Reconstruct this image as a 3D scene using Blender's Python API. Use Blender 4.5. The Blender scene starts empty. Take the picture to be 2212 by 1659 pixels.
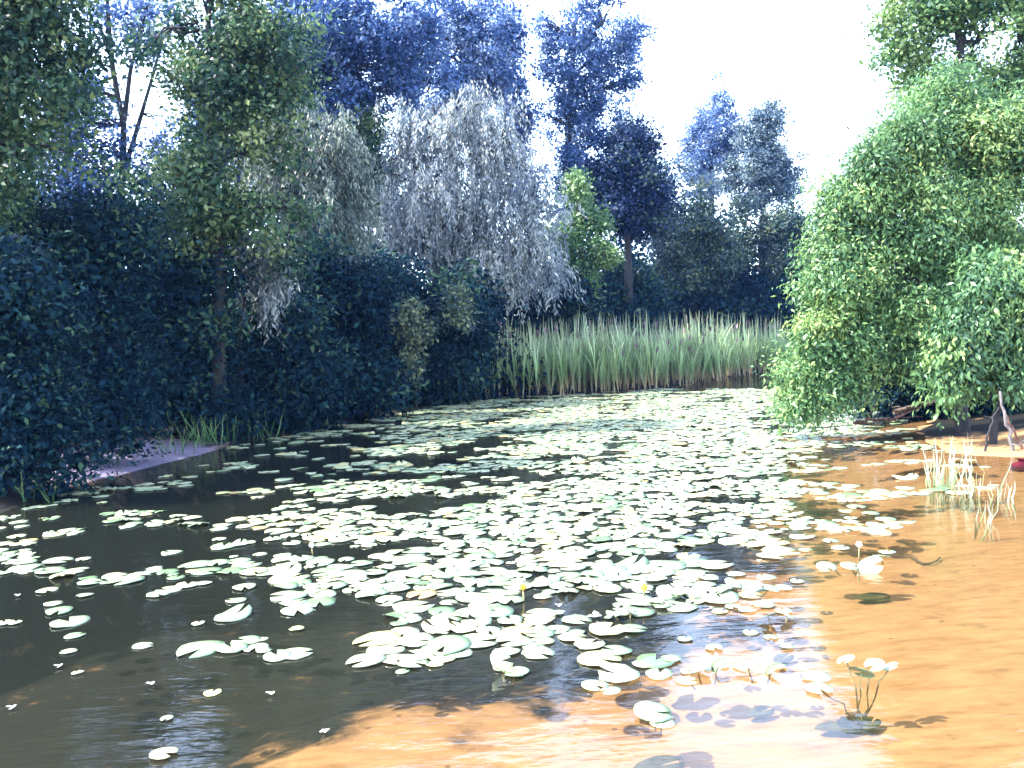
import bpy, math, random
import numpy as np
from mathutils import Vector, Matrix

R = math.radians
# ------------------------------------------------------------------ camera
W0, H0, F0 = 2212.0, 1659.0, 1879.0          # working pixel frame of the photograph
CAM = np.array([0.0, 0.0, 1.9])
PITCH, ROLL = R(-2.48), R(2.5)
fw = np.array([0, math.cos(PITCH), math.sin(PITCH)])
up0 = np.array([0, -math.sin(PITCH), math.cos(PITCH)])
rt0 = np.array([1.0, 0, 0])
rt = rt0 * math.cos(ROLL) - up0 * math.sin(ROLL)
up = up0 * math.cos(ROLL) + rt0 * math.sin(ROLL)
scene = bpy.context.scene
cam_d = bpy.data.cameras.new('camera')
cam = bpy.data.objects.new('camera', cam_d)
scene.collection.objects.link(cam)
cam.matrix_world = Matrix(((rt[0], up[0], -fw[0], CAM[0]), (rt[1], up[1], -fw[1], CAM[1]),
                           (rt[2], up[2], -fw[2], CAM[2]), (0, 0, 0, 1)))
cam_d.sensor_width = 36.0
cam_d.lens = 36.0 * F0 / W0
cam_d.clip_start, cam_d.clip_end = 0.05, 3000
scene.camera = cam

# ------------------------------------------------------------------ light
SUN_EL, SUN_AZ = R(50), R(-86)               # azimuth from +Y, negative is to the left
world = bpy.data.worlds.new('World'); scene.world = world; world.use_nodes = True
wn = world.node_tree.nodes; wl = world.node_tree.links
sky = wn.new('ShaderNodeTexSky'); sky.sky_type = 'NISHITA'; sky.sun_disc = False
sky.sun_elevation = SUN_EL; sky.sun_rotation = SUN_AZ
sky.dust_density = 1.0; sky.ozone_density = 1.0
veil = wn.new('ShaderNodeMix'); veil.data_type = 'RGBA'; veil.blend_type = 'ADD'; veil.inputs[0].default_value = 1.0   # even pale light added to the sky for stronger reflections
veil.inputs[7].default_value = (1.35, 1.45, 1.9, 1); wl.new(sky.outputs[0], veil.inputs[6])
wl.new(veil.outputs[2], wn['Background'].inputs[0]); wn['Background'].inputs[1].default_value = 0.15
sd = bpy.data.lights.new('sun', 'SUN'); sd.energy = 3.3; sd.angle = R(0.55); sd.color = (1.0, 0.95, 0.87)
sun = bpy.data.objects.new('sun', sd); scene.collection.objects.link(sun)
to_sun = Vector((math.sin(SUN_AZ) * math.cos(SUN_EL), math.cos(SUN_AZ) * math.cos(SUN_EL), math.sin(SUN_EL)))
sun.rotation_euler = to_sun.to_track_quat('Z', 'Y').to_euler()
vs = scene.view_settings
scene.display_settings.display_device = 'sRGB'
vs.view_transform = 'Standard'; vs.look = 'None'; vs.gamma = 1.0; vs.exposure = 2.8; vs.use_curve_mapping = False
HAZE = 0.00025
scene.cycles.use_denoising = True
scene.cycles.max_bounces = 8; scene.cycles.transparent_max_bounces = 12
scene.cycles.diffuse_bounces = 3; scene.cycles.glossy_bounces = 3; scene.cycles.transmission_bounces = 4

# ------------------------------------------------------------------ helpers
col = scene.collection
rng = np.random.default_rng(7)
random.seed(7)

def at(px, py, d):
    """world point seen at working pixel (px, py) at depth d metres"""
    v = fw + rt * (px - W0 / 2) / F0 + up * (H0 / 2 - py) / F0
    return CAM + v * (d / v[1])
def ground(px, py, z=0.0):
    v = fw + rt * (px - W0 / 2) / F0 + up * (H0 / 2 - py) / F0
    return CAM + v * ((z - CAM[2]) / v[2])
def project(p):
    q = np.asarray(p) - CAM
    z = q @ fw
    return W0 / 2 + F0 * (q @ rt) / z, H0 / 2 - F0 * (q @ up) / z

def tag(o, label=None, cat=None, group=None, kind=None):
    if label: o['label'] = label
    if cat: o['category'] = cat
    if group: o['group'] = group
    if kind: o['kind'] = kind
    return o
def empty(name, loc, label=None, cat=None, group=None):
    o = bpy.data.objects.new(name, None); col.objects.link(o); o.location = tuple(loc)
    o.empty_display_size = 0.1
    return tag(o, label, cat, group)
def mesh_np(name, verts, faces, k):
    """verts (n,3), faces (m,k) all k-gons"""
    me = bpy.data.meshes.new(name)
    verts = np.ascontiguousarray(verts, dtype=np.float32); faces = np.ascontiguousarray(faces, dtype=np.int32)
    me.vertices.add(len(verts)); me.vertices.foreach_set('co', verts.ravel())
    me.loops.add(faces.size); me.loops.foreach_set('vertex_index', faces.ravel())
    me.polygons.add(len(faces))
    me.polygons.foreach_set('loop_start', np.arange(0, faces.size, k, dtype=np.int32))
    me.update(calc_edges=True); me.validate()
    return me
def attr(me, name, vals):
    a = me.attributes.new(name, 'FLOAT', 'POINT'); a.data.foreach_set('value', np.ascontiguousarray(vals, dtype=np.float32))
def obj(name, me, mat, parent=None, smooth=False):
    o = bpy.data.objects.new(name, me); col.objects.link(o)
    if mat is not None and not me.materials: me.materials.append(mat)
    if smooth: me.polygons.foreach_set('use_smooth', np.ones(len(me.polygons), dtype=bool))
    if parent is not None:
        o.parent = parent
        o.matrix_parent_inverse = Matrix.Translation(-Vector(parent.location))
    return o
def unit(v):
    v = np.asarray(v, float); return v / (np.linalg.norm(v, axis=-1, keepdims=True) + 1e-9)

class Tubes:
    """collects tapered tubes into one quad mesh"""
    def __init__(s): s.v = []; s.f = []; s.n = 0
    def add(s, pts, rad, sides=7, wob=0.0):
        pts = np.asarray(pts, float); rad = np.asarray(rad, float)
        t = unit(np.gradient(pts, axis=0))
        ref = np.array([0.31, 0.95, 0.05]) if abs(t[0][2]) > 0.6 else np.array([0, 0, 1.0])
        a = unit(np.cross(t, ref)); b = np.cross(t, a)
        th = np.arange(sides) * 2 * math.pi / sides
        rr = rad[:, None] * (1 + wob * rng.standard_normal((len(pts), sides)))
        ring = pts[:, None, :] + rr[..., None] * (np.cos(th)[None, :, None] * a[:, None, :] + np.sin(th)[None, :, None] * b[:, None, :])
        m = len(pts)
        i, j = np.meshgrid(np.arange(m - 1), np.arange(sides), indexing='ij')
        q = np.stack([i * sides + j, i * sides + (j + 1) % sides, (i + 1) * sides + (j + 1) % sides, (i + 1) * sides + j], -1).reshape(-1, 4) + s.n
        s.v.append(ring.reshape(-1, 3)); s.f.append(q); s.n += m * sides
        # caps
        for r0 in (0, m - 1):
            c = s.n - m * sides + r0 * sides
            for k in range(1, sides - 2, 2):
                s.f.append(np.array([[c, c + k, c + k + 1, c + k + 2]]))
            if sides % 2: s.f.append(np.array([[c, c + sides - 2, c + sides - 1, c + sides - 1]])[:, :4]) if False else None
    def build(s, name, mat, parent=None):
        fs = [f for f in s.f if f is not None]
        return obj(name, mesh_np(name, np.concatenate(s.v), np.concatenate(fs), 4), mat, parent, True)
def bend(p0, p1, n=6, sag=0.0, wig=0.05):
    """a slightly crooked path between two points"""
    t = np.linspace(0, 1, n)[:, None]
    L = np.linalg.norm(np.asarray(p1) - np.asarray(p0))
    w = rng.standard_normal((n, 3)) * wig * L * np.sin(np.pi * t)
    p = np.asarray(p0) * (1 - t) + np.asarray(p1) * t + w
    p[:, 2] += sag * L * np.sin(np.pi * t[:, 0])
    return p
def smooth_path(pts, n=18):
    pts = np.asarray(pts, float)
    u = np.concatenate([[0], np.cumsum(np.linalg.norm(np.diff(pts, axis=0), axis=1))]); u /= u[-1]
    s = np.linspace(0, 1, n)
    return np.stack([np.interp(s, u, pts[:, k]) for k in range(3)], -1)

# ------------------------------------------------------------------ materials
def nodes_of(m):
    m.use_nodes = True; nt = m.node_tree; nt.nodes.clear(); return nt.nodes, nt.links
def ramp(n, stops):
    r = n.new('ShaderNodeValToRGB'); e = r.color_ramp.elements
    while len(e) < len(stops): e.new(0.5)
    for k, (p, c) in enumerate(stops): e[k].position = p; e[k].color = (*c, 1)
    return r
def leaf_mat(name, stops, trans=0.35, rough=0.45, spec=0.35, shade=False):
    m = bpy.data.materials.new(name); n, l = nodes_of(m)
    out = n.new('ShaderNodeOutputMaterial'); a = n.new('ShaderNodeAttribute'); a.attribute_name = 'tint'
    r = ramp(n, stops); l.new(a.outputs['Fac'], r.inputs[0])
    p = n.new('ShaderNodeBsdfPrincipled'); p.inputs['Roughness'].default_value = rough
    p.inputs['Specular IOR Level'].default_value = spec
    t = n.new('ShaderNodeBsdfTranslucent'); mx = n.new('ShaderNodeMixShader'); mx.inputs[0].default_value = trans
    src = r.outputs[0]
    if shade:
        oi = n.new('ShaderNodeObjectInfo'); a2 = n.new('ShaderNodeAttribute'); a2.attribute_name = 'shade'; ad = n.new('ShaderNodeMath'); ad.operation = 'ADD'
        l.new(oi.outputs['Random'], ad.inputs[0]); l.new(a2.outputs['Fac'], ad.inputs[1]); fc = n.new('ShaderNodeMath'); fc.operation = 'FRACT'; l.new(ad.outputs[0], fc.inputs[0])
        mr = n.new('ShaderNodeMapRange'); mr.inputs[3].default_value = 0.45; mr.inputs[4].default_value = 1.45; l.new(fc.outputs[0], mr.inputs[0])
        hs = n.new('ShaderNodeHueSaturation'); l.new(src, hs.inputs['Color']); l.new(mr.outputs[0], hs.inputs['Value']); src = hs.outputs[0]
    l.new(src, p.inputs['Base Color']); l.new(src, t.inputs['Color'])
    l.new(p.outputs[0], mx.inputs[1]); l.new(t.outputs[0], mx.inputs[2]); l.new(mx.outputs[0], out.inputs[0])
    return m
def bark_mat(name, c0, c1, scale=9.0, rough=0.9):
    m = bpy.data.materials.new(name); n, l = nodes_of(m)
    out = n.new('ShaderNodeOutputMaterial'); tc = n.new('ShaderNodeTexCoord')
    mp = n.new('ShaderNodeMapping'); mp.inputs['Scale'].default_value = (1, 1, 0.25)
    nz = n.new('ShaderNodeTexNoise'); nz.inputs['Scale'].default_value = scale; nz.inputs['Detail'].default_value = 6
    r = ramp(n, [(0.35, c0), (0.7, c1)]); b = n.new('ShaderNodeBump'); b.inputs['Strength'].default_value = 0.6; b.inputs['Distance'].default_value = 0.03
    p = n.new('ShaderNodeBsdfPrincipled'); p.inputs['Roughness'].default_value = rough
    l.new(tc.outputs['Object'], mp.inputs[0]); l.new(mp.outputs[0], nz.inputs[0]); l.new(nz.outputs[0], r.inputs[0])
    l.new(r.outputs[0], p.inputs['Base Color']); l.new(nz.outputs[0], b.inputs['Height']); l.new(b.outputs[0], p.inputs['Normal'])
    l.new(p.outputs[0], out.inputs[0]); return m
M = {}
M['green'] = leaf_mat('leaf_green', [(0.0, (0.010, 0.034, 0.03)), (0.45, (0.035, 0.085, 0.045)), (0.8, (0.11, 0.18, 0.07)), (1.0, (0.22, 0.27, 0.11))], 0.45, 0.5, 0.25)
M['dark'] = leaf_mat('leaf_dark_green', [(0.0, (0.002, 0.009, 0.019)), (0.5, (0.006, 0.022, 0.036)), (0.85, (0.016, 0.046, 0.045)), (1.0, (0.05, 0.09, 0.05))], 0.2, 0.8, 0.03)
M['blue'] = leaf_mat('leaf_blue_cast', [(0.0, (0.025, 0.06, 0.17)), (0.5, (0.07, 0.135, 0.30)), (0.85, (0.15, 0.23, 0.40)), (1.0, (0.28, 0.35, 0.46))], 0.5, 0.5, 0.25)  # blue cast of lens and haze painted into the leaf colour
M['navy'] = leaf_mat('leaf_navy', [(0.0, (0.004, 0.012, 0.04)), (0.6, (0.010, 0.025, 0.075)), (0.9, (0.025, 0.05, 0.09)), (1.0, (0.07, 0.11, 0.09))], 0.25, 0.6, 0.15)  # haze blue of far dark foliage put into this leaf colour
M['silver'] = leaf_mat('leaf_silver', [(0.0, (0.05, 0.075, 0.10)), (0.45, (0.16, 0.20, 0.22)), (0.8, (0.33, 0.36, 0.36)), (1.0, (0.5, 0.52, 0.47))], 0.4, 0.4)
M['sage'] = leaf_mat('leaf_sage', [(0.0, (0.04, 0.065, 0.065)), (0.45, (0.13, 0.17, 0.14)), (0.8, (0.27, 0.31, 0.23)), (1.0, (0.42, 0.45, 0.32))], 0.4, 0.4)
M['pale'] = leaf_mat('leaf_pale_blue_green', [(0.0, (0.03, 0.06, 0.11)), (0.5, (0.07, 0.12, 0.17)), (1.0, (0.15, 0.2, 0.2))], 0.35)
M['pale_green'] = leaf_mat('leaf_wood_green', [(0.0, (0.008, 0.022, 0.035)), (0.5, (0.022, 0.055, 0.055)), (0.85, (0.075, 0.12, 0.08)), (1.0, (0.17, 0.2, 0.1))], 0.3, 0.5, 0.25)
M['fresh'] = leaf_mat('leaf_fresh_green', [(0.0, (0.025, 0.075, 0.03)), (0.5, (0.07, 0.16, 0.05)), (1.0, (0.17, 0.26, 0.08))], 0.35)
M['willow'] = leaf_mat('leaf_willow_green', [(0.0, (0.028, 0.078, 0.04)), (0.4, (0.09, 0.195, 0.075)), (0.8, (0.17, 0.30, 0.10)), (1.0, (0.28, 0.38, 0.12))], 0.35)
M['bark'] = bark_mat('bark_dark', (0.006, 0.006, 0.008), (0.028, 0.025, 0.026))
M['bark_brown'] = bark_mat('bark_brown', (0.03, 0.02, 0.015), (0.12, 0.08, 0.055))
M['dead'] = bark_mat('dead_wood_pale', (0.05, 0.042, 0.04), (0.17, 0.15, 0.145), 14)
M['dead_red'] = bark_mat('dead_wood_reddish', (0.06, 0.025, 0.018), (0.18, 0.09, 0.06), 14)

# ------------------------------------------------------------------ terrain and pond
shore_px = [(0, 1112), (90, 1075), (200, 1040), (350, 1005), (480, 968), (620, 938), (720, 918), (860, 892), (960, 872), (1050, 858),
            (1400, 842), (1560, 818), (1650, 806), (1750, 800)]
shore = [ground(*p)[:2] for p in shore_px]
shore += [np.array(p) for p in [(24, 42), (24, 30), (14, 22), (9.2, 18.5), (7.4, 16.0), (6.7, 13.6), (6.75, 12.7), (7.6, 12.2), (9.2, 10.5), (9.5, 6), (7.5, 2.2),
                               (3.5, 1.1), (0, 0.9), (-4, 1.0), (-8.5, 2.0), (-9.5, 5), (-8.2, 8.5)]]
shore = np.array(shore)
deep_line = np.array([(-4.2, 2.0), (-2.6, 3.4), (-1.9, 4.1), (-0.95, 5.0), (0.5, 5.5), (1.3, 6.1), (2.0, 7.9), (3.2, 10.2), (4.1, 12.7), (5.0, 17), (7, 20)])

def seg_dist(P, A, B):
    ab = B - A; t = np.clip(((P - A) @ ab) / (ab @ ab), 0, 1)
    return np.linalg.norm(P - (A + t[:, None] * ab), axis=1)
def poly_sd(P, poly):
    d = np.full(len(P), 1e9); inside = np.zeros(len(P), bool); n = len(poly)
    for i in range(n):
        A, B = poly[i], poly[(i + 1) % n]
        d = np.minimum(d, seg_dist(P, A, B))
        c = ((A[1] > P[:, 1]) != (B[1] > P[:, 1])) & (P[:, 0] < (B[0] - A[0]) * (P[:, 1] - A[1]) / (B[1] - A[1] + 1e-12) + A[0])
        inside ^= c
    return np.where(inside, -d, d)
shallow_poly = np.concatenate([deep_line, np.array([(40, 20), (40, -20), (-3.6, -20)])])
def wavy(P, s, seed):
    r = np.random.default_rng(seed); v = np.zeros(len(P))
    for k in range(7):
        a = r.uniform(0, 6.28); f = s * r.uniform(0.5, 2.2)
        v += np.sin(P[:, 0] * math.cos(a) * f + P[:, 1] * math.sin(a) * f + r.uniform(0, 6.28)) / 7
    return v
def smooth(e0, e1, x):
    t = np.clip((x - e0) / (e1 - e0), 0, 1); return t * t * (3 - 2 * t)
def terrain(P):
    sd_ = poly_sd(P, shore) + 0.12 * wavy(P, 3.0, 3)
    dp = poly_sd(P, shallow_poly) + 0.45 * wavy(P, 2.2, 5) + 0.15 * wavy(P, 7.0, 6)   # <0 shallow
    depth = 0.10 + 0.16 * smooth(-4, 0.0, dp) + 1.5 * smooth(-0.2, 3.2, dp)
    inside = -depth * smooth(0.0, 1.6, -sd_)
    outside = 0.03 * smooth(0, 0.3, sd_) + 0.35 * smooth(0.3, 4, sd_) + 0.9 * smooth(4, 40, sd_) + 0.10 * wavy(P, 0.9, 8) * smooth(1, 5, sd_)
    z = np.where(sd_ < 0, inside, outside) + 0.012 * wavy(P, 4.0, 9)
    return z, sd_, dp
def axis(a, b, step, far, grow=1.25):
    v = list(np.arange(a, b, step)); s = step
    lo, hi = [], []
    x = a
    while x > -far: s *= grow; x -= s; lo.append(x)
    x = v[-1]; s = step
    while x < far: s *= grow; x += s; hi.append(x)
    return np.array(lo[::-1] + v + hi)
gx = axis(-13, 16, 0.16, 300); gy = axis(-2, 48, 0.2, 300)
X, Y = np.meshgrid(gx, gy, indexing='xy'); P = np.stack([X.ravel(), Y.ravel()], -1)
Z, SD, DP = terrain(P)
nx, ny = len(gx), len(gy)
i, j = np.meshgrid(np.arange(ny - 1), np.arange(nx - 1), indexing='ij')
Q = np.stack([i * nx + j, i * nx + j + 1, (i + 1) * nx + j + 1, (i + 1) * nx + j], -1).reshape(-1, 4)
gme = mesh_np('ground', np.stack([P[:, 0], P[:, 1], Z], -1), Q, 4)
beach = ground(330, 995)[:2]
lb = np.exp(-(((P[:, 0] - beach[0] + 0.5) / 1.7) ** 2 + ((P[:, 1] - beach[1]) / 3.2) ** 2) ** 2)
rb = smooth(3.5, 5.5, P[:, 0]) * smooth(16.0, 13.2, P[:, 1] + 0.25 * wavy(P, 2.5, 4))
sandv = np.where(SD < 0, smooth(0.6, -0.7, DP), np.maximum(rb * smooth(4.0, 1.2, SD), 0))
sandv = np.maximum(sandv, lb * np.where(SD < -0.5, 0.35, 1.0))
near_bank = smooth(2.2, 1.2, P[:, 1]) * (SD > -0.5)
sandv = np.maximum(sandv, near_bank)
attr(gme, 'sand', sandv); attr(gme, 'grey', np.clip(lb * 1.3, 0, 1))  # grey: where the left sand carries painted shade
m = bpy.data.materials.new('pond_bed_and_bank'); n, l = nodes_of(m)
out = n.new('ShaderNodeOutputMaterial'); p = n.new('ShaderNodeBsdfPrincipled'); p.inputs['Roughness'].default_value = 0.9
p.inputs['Specular IOR Level'].default_value = 0.15
tc = n.new('ShaderNodeTexCoord'); a = n.new('ShaderNodeAttribute'); a.attribute_name = 'sand'
n1 = n.new('ShaderNodeTexNoise'); n1.inputs['Scale'].default_value = 2.2; n1.inputs['Detail'].default_value = 8; n1.inputs['Roughness'].default_value = 0.65
n2 = n.new('ShaderNodeTexNoise'); n2.inputs['Scale'].default_value = 7; n2.inputs['Detail'].default_value = 8
mp = n.new('ShaderNodeMapping'); mp.inputs['Rotation'].default_value = (0, 0, R(25)); mp.inputs['Scale'].default_value = (0.6, 2.0, 1)
l.new(tc.outputs['Object'], n1.inputs[0]); l.new(tc.outputs['Object'], mp.inputs[0]); l.new(mp.outputs[0], n2.inputs[0])
rs = ramp(n, [(0.28, (0.20, 0.104, 0.044)), (0.45, (0.27, 0.15, 0.065)), (0.7, (0.325, 0.192, 0.088))]); l.new(n2.outputs[0], rs.inputs[0])
rm = ramp(n, [(0.3, (0.003, 0.0035, 0.003)), (0.6, (0.005, 0.005, 0.0035)), (0.78, (0.012, 0.010, 0.005))]); l.new(n1.outputs[0], rm.inputs[0])
ad = n.new('ShaderNodeMath'); ad.operation = 'MULTIPLY_ADD'; ad.inputs[1].default_value = 2.4; ad.inputs[2].default_value = -1.2
l.new(n1.outputs[0], ad.inputs[0]); ad2 = n.new('ShaderNodeMath'); ad2.operation = 'ADD'; l.new(ad.outputs[0], ad2.inputs[0]); l.new(a.outputs['Fac'], ad2.inputs[1])
sm = n.new('ShaderNodeMapRange'); sm.interpolation_type = 'SMOOTHSTEP'; sm.inputs[1].default_value = 0.2; sm.inputs[2].default_value = 0.8; l.new(ad2.outputs[0], sm.inputs[0])
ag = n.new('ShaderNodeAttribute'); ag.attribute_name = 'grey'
rg = ramp(n, [(0.3, (0.08, 0.07, 0.11)), (0.7, (0.13, 0.115, 0.165))]); l.new(n2.outputs[0], rg.inputs[0])  # bluish shade of the left bank painted into the sand colour
vo = n.new('ShaderNodeTexVoronoi'); vo.inputs['Scale'].default_value = 5.5; l.new(tc.outputs['Object'], vo.inputs[0])
vm = n.new('ShaderNodeMapRange'); vm.inputs[1].default_value = 0.05; vm.inputs[2].default_value = 0.13; vm.inputs[3].default_value = 0.75; vm.inputs[4].default_value = 0.0; l.new(vo.outputs['Distance'], vm.inputs[0])
vg = n.new('ShaderNodeMath'); vg.operation = 'GREATER_THAN'; vg.inputs[1].default_value = 0.62; vc = n.new('ShaderNodeSeparateColor'); l.new(vo.outputs['Color'], vc.inputs[0]); l.new(vc.outputs[0], vg.inputs[0])
vk = n.new('ShaderNodeMath'); vk.operation = 'MULTIPLY'; l.new(vm.outputs[0], vk.inputs[0]); l.new(vg.outputs[0], vk.inputs[1])
fl_ = n.new('ShaderNodeMix'); fl_.data_type = 'RGBA'; l.new(vk.outputs[0], fl_.inputs[0]); l.new(rs.outputs[0], fl_.inputs[6]); fl_.inputs[7].default_value = (0.06, 0.032, 0.014, 1)
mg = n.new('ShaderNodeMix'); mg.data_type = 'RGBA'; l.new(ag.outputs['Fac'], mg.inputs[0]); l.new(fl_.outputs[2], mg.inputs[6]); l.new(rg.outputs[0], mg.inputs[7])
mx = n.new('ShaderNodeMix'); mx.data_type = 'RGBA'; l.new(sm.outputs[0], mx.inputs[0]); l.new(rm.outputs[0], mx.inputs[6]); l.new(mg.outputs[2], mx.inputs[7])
bp = n.new('ShaderNodeBump'); bp.inputs['Strength'].default_value = 0.35; bp.inputs['Distance'].default_value = 0.03
l.new(n2.outputs[0], bp.inputs['Height']); l.new(bp.outputs[0], p.inputs['Normal'])
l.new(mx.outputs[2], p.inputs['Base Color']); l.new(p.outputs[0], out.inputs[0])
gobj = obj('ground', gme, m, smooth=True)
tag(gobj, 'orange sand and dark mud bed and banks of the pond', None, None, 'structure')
def gz(x, y): return float(terrain(np.array([[x, y]]))[0][0])

# water: clear surface, Fresnel reflection over a tinted see-through body
m = bpy.data.materials.new('pond_water'); n, l = nodes_of(m)
out = n.new('ShaderNodeOutputMaterial'); tc = n.new('ShaderNodeTexCoord')
mp = n.new('ShaderNodeMapping'); mp.inputs['Rotation'].default_value = (0, 0, R(-12)); mp.inputs['Scale'].default_value = (1.1, 3.2, 1)
nz = n.new('ShaderNodeTexNoise'); nz.inputs['Scale'].default_value = 1.3; nz.inputs['Detail'].default_value = 4; nz.inputs['Roughness'].default_value = 0.55
l.new(tc.outputs['Object'], mp.inputs[0]); l.new(mp.outputs[0], nz.inputs[0])
b = n.new('ShaderNodeBump'); b.inputs['Strength'].default_value = 0.2; b.inputs['Distance'].default_value = 0.05; l.new(nz.outputs[0], b.inputs['Height'])
fr = n.new('ShaderNodeFresnel'); fr.inputs['IOR'].default_value = 1.5; l.new(b.outputs[0], fr.inputs['Normal'])
g = n.new('ShaderNodeBsdfGlossy'); g.inputs['Roughness'].default_value = 0.015; l.new(b.outputs[0], g.inputs['Normal'])
t = n.new('ShaderNodeBsdfTransparent'); t.inputs[0].default_value = (0.90, 0.88, 0.80, 1)
df = n.new('ShaderNodeBsdfDiffuse'); df.inputs[0].default_value = (0.10, 0.115, 0.08, 1)        # suspended silt
ms = n.new('ShaderNodeMixShader'); ms.inputs[0].default_value = 0.07; l.new(t.outputs[0], ms.inputs[1]); l.new(df.outputs[0], ms.inputs[2])
mx = n.new('ShaderNodeMixShader'); l.new(fr.outputs[0], mx.inputs[0]); l.new(ms.outputs[0], mx.inputs[1]); l.new(g.outputs[0], mx.inputs[2]); l.new(mx.outputs[0], out.inputs[0])
wv = np.array([(-14, -1, 0), (40, -1, 0), (40, 56, 0), (-14, 56, 0)], float)
tag(obj('water', mesh_np('water', wv, np.array([[0, 1, 2, 3]]), 4), m), 'still dark pond water with sky reflections', None, None, 'structure')

# ------------------------------------------------------------------ foliage
def leaves_mesh(name, c, axis_, nrm, L, Wd, tint):
    """diamond leaves folded along the midrib; c base points, axis_ directions, nrm normals"""
    axis_ = unit(axis_); side = unit(np.cross(axis_, nrm)); nn = np.cross(side, axis_)
    L = L[:, None]; Wd = Wd[:, None]
    v = np.stack([c, c + axis_ * L * 0.45 + side * Wd * 0.5 + nn * Wd * 0.18, c + axis_ * L, c + axis_ * L * 0.45 - side * Wd * 0.5 + nn * Wd * 0.18], 1)
    k = len(c)
    me = mesh_np(name, v.reshape(-1, 3), np.arange(4 * k).reshape(-1, 4), 4)
    attr(me, 'tint', np.repeat(np.clip(tint, 0, 1), 4))
    return me
def rand_dirs(k): return unit(rng.standard_normal((k, 3)))

def crown_points(lobes, ncl, shell):
    cen = np.array([b[0] for b in lobes]); rad = np.array([b[1] for b in lobes])
    wgt = np.array([(r[0] * r[1] * r[2]) ** (0.75) for r in rad]); wgt /= wgt.sum()
    k = rng.choice(len(lobes), ncl, p=wgt)
    dr = rand_dirs(ncl); rr = rng.random(ncl) ** shell
    # uneven lobe outline
    amp = 1 + 0.22 * np.sin(dr[:, 0] * 5 + k) * np.sin(dr[:, 2] * 6 + 2 * k) + 0.08 * rng.standard_normal(ncl)
    stray = rng.random(ncl) < 0.10
    amp = np.where(stray, amp * rng.uniform(1.1, 1.5, ncl), amp)
    return cen[k] + dr * rad[k] * (rr * amp)[:, None], dr, k

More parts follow.
